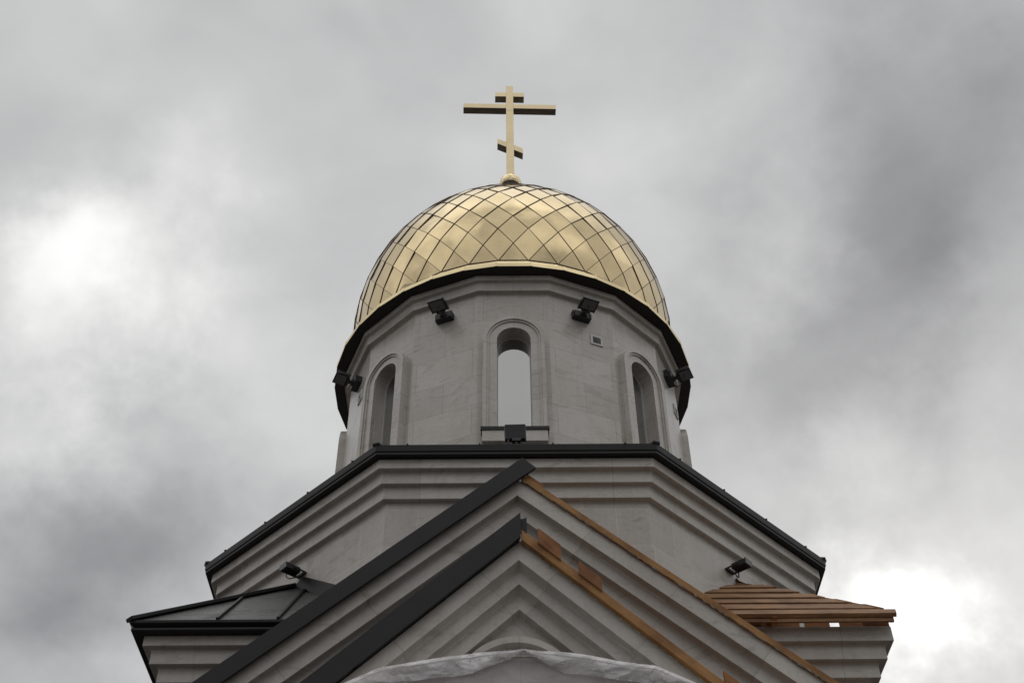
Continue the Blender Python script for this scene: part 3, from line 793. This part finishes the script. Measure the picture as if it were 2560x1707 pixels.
for i in range(nu + 1):
    x = -1.98 + 3.96 * i / nu
    top = max(film_top(x), hz(x) + 0.004) + 0.004 * wob(x * 1.7)
    h = drop_h(x); row = []
    for y in (-5.0, -5.2, -5.4, -5.52): row.append((x, y, top + 0.012 * (wob(x * 2.1, y * 9) + 0.4)))
    row.append((x, -5.60, top + 0.004)); row.append((x, -5.622 - .006 * wob(x * 3), top - 0.012))
    for k in range(1, 9):
        v = k / 8
        row.append((x + 0.012 * wob(x * 2 + v * 2, 1.0), -5.625 - 0.022 * wob(x * 2.3, v * 3) * v - 0.02 * math.sin(v * 3), top - 0.012 - h * v))
    rows.append(row)
b = MB()
for A, B in zip(rows, rows[1:]):
    for k in range(len(A) - 1): b.face([A[k], B[k], B[k + 1], A[k + 1]])
for A, B in zip(rows, rows[1:]):      # the doubled hem along the top edge
    for k in (4, 5):
        o_ = lambda p: (p[0], p[1] - 0.010, p[2] + 0.001)
        q_ = lambda p: (p[0], p[1] - 0.012, p[2] - 0.016)
        b.face([o_(A[k]), o_(B[k]), (q_ if k == 5 else o_)(B[k + 1]), (q_ if k == 5 else o_)(A[k + 1])])
film = b.build('plastic_sheet', 'film', smooth=60)
film['label'] = 'crumpled clear plastic sheet draped over the curved porch top'; film['category'] = 'plastic sheet'
b = MB()      # the sheet that hangs on down in front of the porch wall
low = []
for i in range(0, nu + 1, 2):
    x = -1.98 + 3.96 * i / nu
    low.append([(x, -5.585 + 0.018 * wob(x * 1.3, v) * v - 0.01, hz(x) - 0.055 - 0.85 * v) for v in [k / 10 for k in range(11)]])
for A, B in zip(low, low[1:]):
    for k in range(10): b.face([A[k], B[k], B[k + 1], A[k + 1]])
b.build('hanging_sheet', 'film_thin', film, smooth=60)
b = MB()
for _ in range(420):
    i = rg.randrange(nu); t_ = rg.random()
    k = rg.choice([4, 5, 5, 5, 6, 6, 7, 8, 9, 10, 11, 12, 13, 13])
    p = Vector(rows[i][k]).lerp(Vector(rows[i + 1][k]), t_) + Vector((0, -0.003, 0.002)); s_ = rg.uniform(0.003, 0.008)
    top_, bot = p + Vector((0, 0, s_)), p - Vector((0, 0, s_))
    eq = [p + Vector((s_ * math.cos(a), s_ * math.sin(a), 0)) for a in (0, 1.57, 3.14, 4.71)]
    for q in range(4): b.face([eq[q], eq[(q + 1) % 4], top_]); b.face([eq[(q + 1) % 4], eq[q], bot])
o = b.build('rain_drops', 'drop', film, merge=False, smooth=90); o['kind'] = 'stuff'

# ------------------------------------------------------------------ floodlights
def wire(pts, parent, r=0.008):
    b = MB(); b.tube(pts, r, 6); return b.build('cable', 'lamp', parent)
def drum_light(az, label, tilt, yaw=0.0, cable=False, z=13.43, side=0.0, reach=0.31):
    p = facet(az, DA, side, z)
    t = thing('floodlight', label, 'floodlight', p, R_(az), 'floodlights on the drum')
    b = MB(); b.box(-0.135, 0.135, -0.11, 0.0, -0.06, 0.055); b.box(-0.15, -0.135, -0.07, -0.002, -0.05, 0.09); b.box(-0.05, 0.05, -0.135, -0.11, -0.035, 0.03)
    b.build('mounting_box', 'lamp', t, bevel=0.006, merge=False)
    b = MB(); b.box(-0.03, 0.03, -reach + 0.12, -0.11, -0.02, 0.015); b.box(-0.07, 0.07, -reach + 0.10, -reach + 0.13, -0.03, 0.03); b.build('arm', 'lamp', t, bevel=0.004, merge=False)
    T = Matrix.Translation((0, -reach, 0.03)) @ Matrix.Scale(0.78, 4) @ Matrix.Rotation(R_(yaw), 4, 'Z') @ Matrix.Rotation(R_(tilt), 4, 'X')
    b = MB()
    b.hexa([T @ Vector(v) for v in ((-.165, -.14, -.04), (.165, -.14, -.04), (.165, .14, -.04), (-.165, .14, -.04), (-.155, -.12, .045), (.155, -.12, .045), (.155, .12, .045), (-.155, .12, .045))])
    for s in (-1, 1): b.box(s * .168 - .006, s * .168 + .006, -.05, .16, -.03, .03, T=T)
    hd = b.build('lamp_head', 'lamp', t, bevel=0.008, merge=False)
    b = MB(); b.box(-.135, .135, -.11, .10, -.048, -.041, T=T); b.build('lamp_glass', 'lens', hd, bevel=0.002)
    if cable: wire([(0.06, -.09, -.05), (0.09, -.14, -.12), (0.05, -.22, -.13), (0.0, -.28, -.06), (0, -.32, 0.02)], t)
    return t
drum_light(-22.5, 'black floodlight on the drum wall left of the middle window', -10, cable=True)
drum_light(22.5, 'black floodlight on the drum wall above the white vent grille', -10, cable=True)
drum_light(-67.5, 'black floodlight sticking out at the left edge of the drum', -8)
drum_light(67.5, 'black floodlight sticking out at the right edge of the drum, its cable loose', -8, cable=True, z=13.48)
t = thing('floodlight', 'black floodlight seen from behind, standing on the eave below the middle window', 'floodlight', (-0.008, -3.98, 9.63), 0)
T = Matrix.Translation((0, 0, 0.275)) @ Matrix.Rotation(R_(-1.5), 4, 'Y') @ Matrix.Rotation(R_(12), 4, 'X')
b = MB(); b.hexa([T @ Vector(v) for v in ((-.125, -.02, -.10), (.125, -.02, -.10), (.135, .07, -.10), (-.135, .07, -.10), (-.128, -.02, .105), (.128, -.02, .105), (.135, .07, .105), (-.135, .07, .105))])
hd = b.build('lamp_head', 'lamp', t, bevel=0.008)
b = MB(); b.box(-.12, .12, .071, .078, -.09, .09, T=T); b.build('lamp_glass', 'lens', hd)
b = MB(); b.tube([(0.012, 0, 0), (0.012, 0, 0.16)], 0.018, 10); b.box(-.04, .065, -.03, .03, .12, .165); b.box(-.05, .07, -.05, .05, -.01, .012); b.build('stand', 'lamp', t, merge=False)
wire([(-.085, 0.0, 0.16), (-.09, -.02, 0.1), (-.088, -.01, 0.02), (-.05, 0.02, -.01)], t)
def wall_light(x, y, z, az, label, roll):
    t = thing('floodlight', label, 'floodlight', (x, y, z), R_(az), 'floodlights above the corner roofs')
    T = Matrix.Translation((0, -0.15, -0.03)) @ Matrix.Rotation(R_(roll), 4, 'Y') @ Matrix.Rotation(R_(4), 4, 'X') @ Matrix.Scale(0.78, 4)
    b = MB()
    b.hexa([T @ Vector(v) for v in ((-.08, -.15, -.045), (.08, -.15, -.045), (.08, .12, -.045), (-.08, .12, -.045), (-.08, -.15, .045), (.08, -.15, .045), (.08, .12, .045), (-.08, .12, .045))])
    for i in range(6): b.box(-.06, .06, -.10 + .036 * i, -.09 + .036 * i, -.062, -.045, T=T)
    b.box(-.09, .09, -.158, -.15, -.055, .055, T=T)
    hd = b.build('lamp_head', 'lamp', t, bevel=0.004, merge=False)
    b = MB(); b.box(-.08, .08, -.163, -.158, -.045, .045, T=T); b.build('lamp_glass', 'lens', hd)
    b = MB()
    for s in (-1, 1): b.box(s * .075 - .005, s * .075 + .005, -.17, -.0, -.042, -.02, T=Matrix.Rotation(R_(roll * .4), 4, 'Y'))
    b.box(-.08, .08, -.012, 0.03, -.045, -.015); b.tube([(-.08, -.15, -.03), (.08, -.15, -.03)], 0.01, 6); b.build('yoke', 'lamp', t, merge=False)
    return t
tl = wall_light(-2.66, -2.76, 8.70, -45, 'black floodlight with wire loop at the peak of the dark metal corner roof', -6)
wire([(-.05, -.17, -.06), (-.06, -.17, -.11), (-.02, -.15, -.15), (.05, -.10, -.14), (.08, -.05, -.1)], tl, 0.007)
tr_ = wall_light(2.64, -2.78, 8.70, 45, 'black floodlight on the octagon wall above the wooden battens', 6)
wire([(0, -.10, -.06), (.01, -.10, -.12), (.03, -.08, -.15), (.04, -.05, -.12), (.04, -.03, -.06)], tr_, 0.009)

# ------------------------------------------------------------------ vents
def vent(az, side, z, label):
    t = thing('vent_grille', label, 'vent', facet(az, DA, side, z), R_(az), 'vent grilles on the drum')
    b = MB()
    for x0, x1, z0, z1 in ((-.10, .10, .066, .095), (-.10, .10, -.095, -.066), (-.10, -.066, -.066, .066), (.066, .10, -.066, .066)): b.box(x0, x1, -.018, .0, z0, z1)
    b.build('frame', 'vent', t, merge=False)
    b = MB(); b.face([(-.068, -.003, -.068), (.068, -.003, -.068), (.068, -.003, .068), (-.068, -.003, .068)]); b.build('backing', 'dark', t)
    for i in range(7):
        b = MB(); zc_ = -.058 + .0193 * i
        b.hexa([Vector(v) for v in ((-.066, -.015, zc_ - .006), (.066, -.015, zc_ - .006), (.066, -.005, zc_ + .001), (-.066, -.005, zc_ + .001), (-.066, -.015, zc_ - .003), (.066, -.015, zc_ - .003), (.066, -.005, zc_ + .004), (-.066, -.005, zc_ + .004))])
        b.build('slat', 'vent', t)
vent(22.5, 0.245, 13.05, 'small white slatted vent grille under the floodlight right of the middle window')
vent(-67.5, 0.155, 13.02, 'small vent grille below the floodlight at the left edge of the drum')
vent(67.5, 0.36, 13.1, 'small vent grille below the floodlight at the right edge of the drum')
